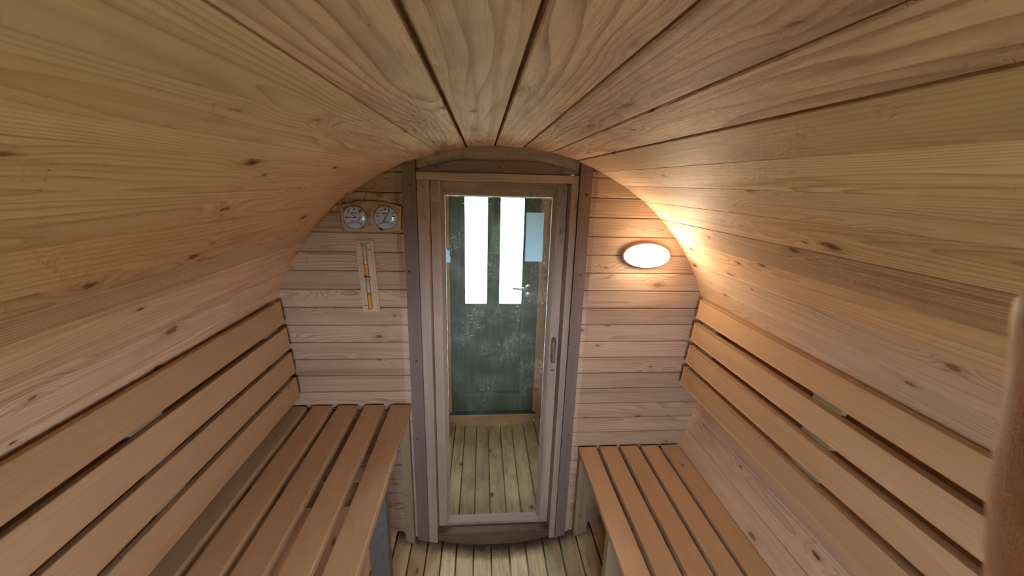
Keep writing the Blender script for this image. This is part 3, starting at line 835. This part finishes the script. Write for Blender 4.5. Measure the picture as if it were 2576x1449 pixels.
dial(-0.4355, 0.6765, [('0 %', -135), ('10', -108), ('20', -81), ('30', -54), ('40', -27), ('50', 0), ('60', 27), ('70', 54), ('80', 81), ('90', 108), ('100', 135)], 35, '', 'HYGROMETER', [-94, -67, -40, -13, 13, 40, 67, 94])

# ------------------------------------------------------------------ sand timer (built upright, then tilted)
ts = empty('sand_timer', (-0.522, 0, 0.4415+ZC))
tag(ts, 'wooden sand timer with orange sand and glass tube below the dial gauges', 'timer')
tx0, tz0 = -0.522, 0.4415
def tb(name, x, y, z, mat, parent=ts, **k): return box(name, (tx0+x[0], tx0+x[1]), y, (tz0+z[0], tz0+z[1]), mat, parent, **k)
tb('back_plate', (-0.034, 0.034), (-0.010, -0.0005), (-0.146, 0.146), 'timer_board', grain='z', bev=0.002)
fl_ = tb('face_strip', (-0.029, -0.009), (-0.017, -0.0100), (-0.138, 0.138), 'timer_board', grain='z', bev=0.001)
fr_ = tb('face_strip', (0.009, 0.026), (-0.017, -0.0100), (-0.138, 0.138), 'timer_board', grain='z', bev=0.001)
bm = bmesh.new()
for txt, zz in (('5', 0.085), ('10', 0.056), ('15', 0.026)): text_into(bm, txt, 0.0085, tx0-0.0185, tz0+zz, -0.0173, math.pi)
bar_into(bm, tx0-0.026, tz0-0.115, tx0-0.0105, tz0-0.115, 0.0028, -0.0173)
finish('printed_scale', bm_to('printed_scale', bm), 'ink_brown', fl_, None)['kind'] = 'stuff'
bm = bmesh.new()
for txt, zz in (('15', -0.034), ('10', -0.063), ('5', -0.090)): text_into(bm, txt, 0.0085, tx0+0.0175, tz0+zz, -0.0173)
bar_into(bm, tx0+0.0105, tz0+0.110, tx0+0.0245, tz0+0.110, 0.0028, -0.0173)
finish('printed_scale', bm_to('printed_scale', bm), 'ink_brown', fr_, None)['kind'] = 'stuff'
def vt(name, prof, mat, parent=ts, seg=16):
    bm = bmesh.new()
    tube(bm, [(tx0, -0.019, tz0+z+ZC) for r, z in prof], [r for r, z in prof], seg)
    return finish(name, bm_to(name, bm), mat, parent, None, smooth=True)
gt = vt('glass_tube', [(0.003, 0.131), (0.0065, 0.127), (0.008, 0.120), (0.008, 0.012), (0.004, 0.004), (0.0018, 0.0), (0.004, -0.004), (0.008, -0.012), (0.008, -0.122), (0.0065, -0.129), (0.003, -0.133)], 'tube_glass')
vt('sand', [(0.0068, 0.053), (0.0070, 0.050), (0.0070, 0.013), (0.002, 0.004)], 'sand_orange')
vt('sand', [(0.0035, -0.068), (0.0070, -0.074), (0.0070, -0.121), (0.004, -0.128)], 'sand_orange')
bm = bmesh.new(); tube(bm, [(tx0-0.012, -0.024, tz0+ZC), (tx0+0.012, -0.024, tz0+ZC)], 0.0030, 10)
cl = finish('clip', bm_to('clip', bm), 'chrome', ts, None, smooth=True)
for sx in (-0.0115, 0.0125):
    lathe_y('screw', tx0+sx, tz0, [(0, -0.030), (0.003, -0.029), (0.0046, -0.026), (0.0046, -0.016)], 'chrome', cl, 14)
ts.rotation_euler = (0, math.radians(-2.1), 0)

# ------------------------------------------------------------------ hand of the person taking the picture: one finger reaches in front of the lens
def cam_pt(x, y, z):                       # metres right, down, ahead of the lens
    return CAM+rt*(x+0.0026)+dn*(y-0.002)+fwd*z
me = bpy.data.meshes.new('person')
chain = []                                  # (point, radius, parent index)
def add(p, r, par):
    chain.append((cam_pt(*[c*0.001 for c in p]), r*0.001, par)); return len(chain)-1
wr = add((112, 190, 22), 24, None)
fo = add((118, 300, -35), 29, wr)
fo2 = add((124, 400, -90), 34, fo)
pa = add((106, 140, 42), 27, wr)
ik = add((95, 98, 60), 13, pa)
i1 = add((92.5, 66, 67), 9.6, ik); i2 = add((94.5, 40, 69), 8.8, i1); i2b = add((97.5, 17, 69), 7.7, i2); i3 = add((96.5, 6, 68.5), 7.6, i2b); i4 = add((97, 0, 68.5), 6.0, i3)
mk = add((113, 96, 54), 13, pa)
m1 = add((117, 58, 66), 9.8, mk); m2 = add((121, 28, 58), 9.0, m1); m3 = add((122, 18, 44), 8.2, m2)
rk = add((130, 102, 46), 12.5, pa)
r1 = add((139, 66, 60), 9.4, rk); r2 = add((143, 40, 52), 8.6, r1); r3 = add((144, 34, 38), 7.8, r2)
lk = add((144, 114, 38), 11.5, pa)
l1 = add((157, 84, 48), 8.2, lk); l2 = add((161, 66, 42), 7.5, l1); l3 = add((162, 62, 31), 6.8, l2)
tb1 = add((92, 160, 26), 15, wr)
t1 = add((84, 128, 14), 11.5, tb1); t2 = add((88, 98, 6), 10, t1); t3 = add((94, 74, 3), 8.6, t2)
me.from_pydata([c[0] for c in chain], [(c[2], i) for i, c in enumerate(chain) if c[2] is not None], [])
ho = bpy.data.objects.new('hand_tmp', me)
col.objects.link(ho)
md = ho.modifiers.new('skin', 'SKIN')
if not me.skin_vertices:
    bpy.context.view_layer.objects.active = ho
for i, c in enumerate(chain):
    sv = me.skin_vertices[0].data[i]
    sv.radius = (c[1], c[1]); sv.use_root = (i == 0)
md.use_smooth_shade = True
sd = ho.modifiers.new('sub', 'SUBSURF'); sd.levels = 2; sd.render_levels = 2
dg = bpy.context.evaluated_depsgraph_get()
hm = bpy.data.meshes.new_from_object(ho.evaluated_get(dg))
bpy.data.objects.remove(ho)
hand = finish('person', hm, 'skin', None, None, smooth=True)
tag(hand, 'blurred finger of a hand close to the lens at the right edge', 'person')
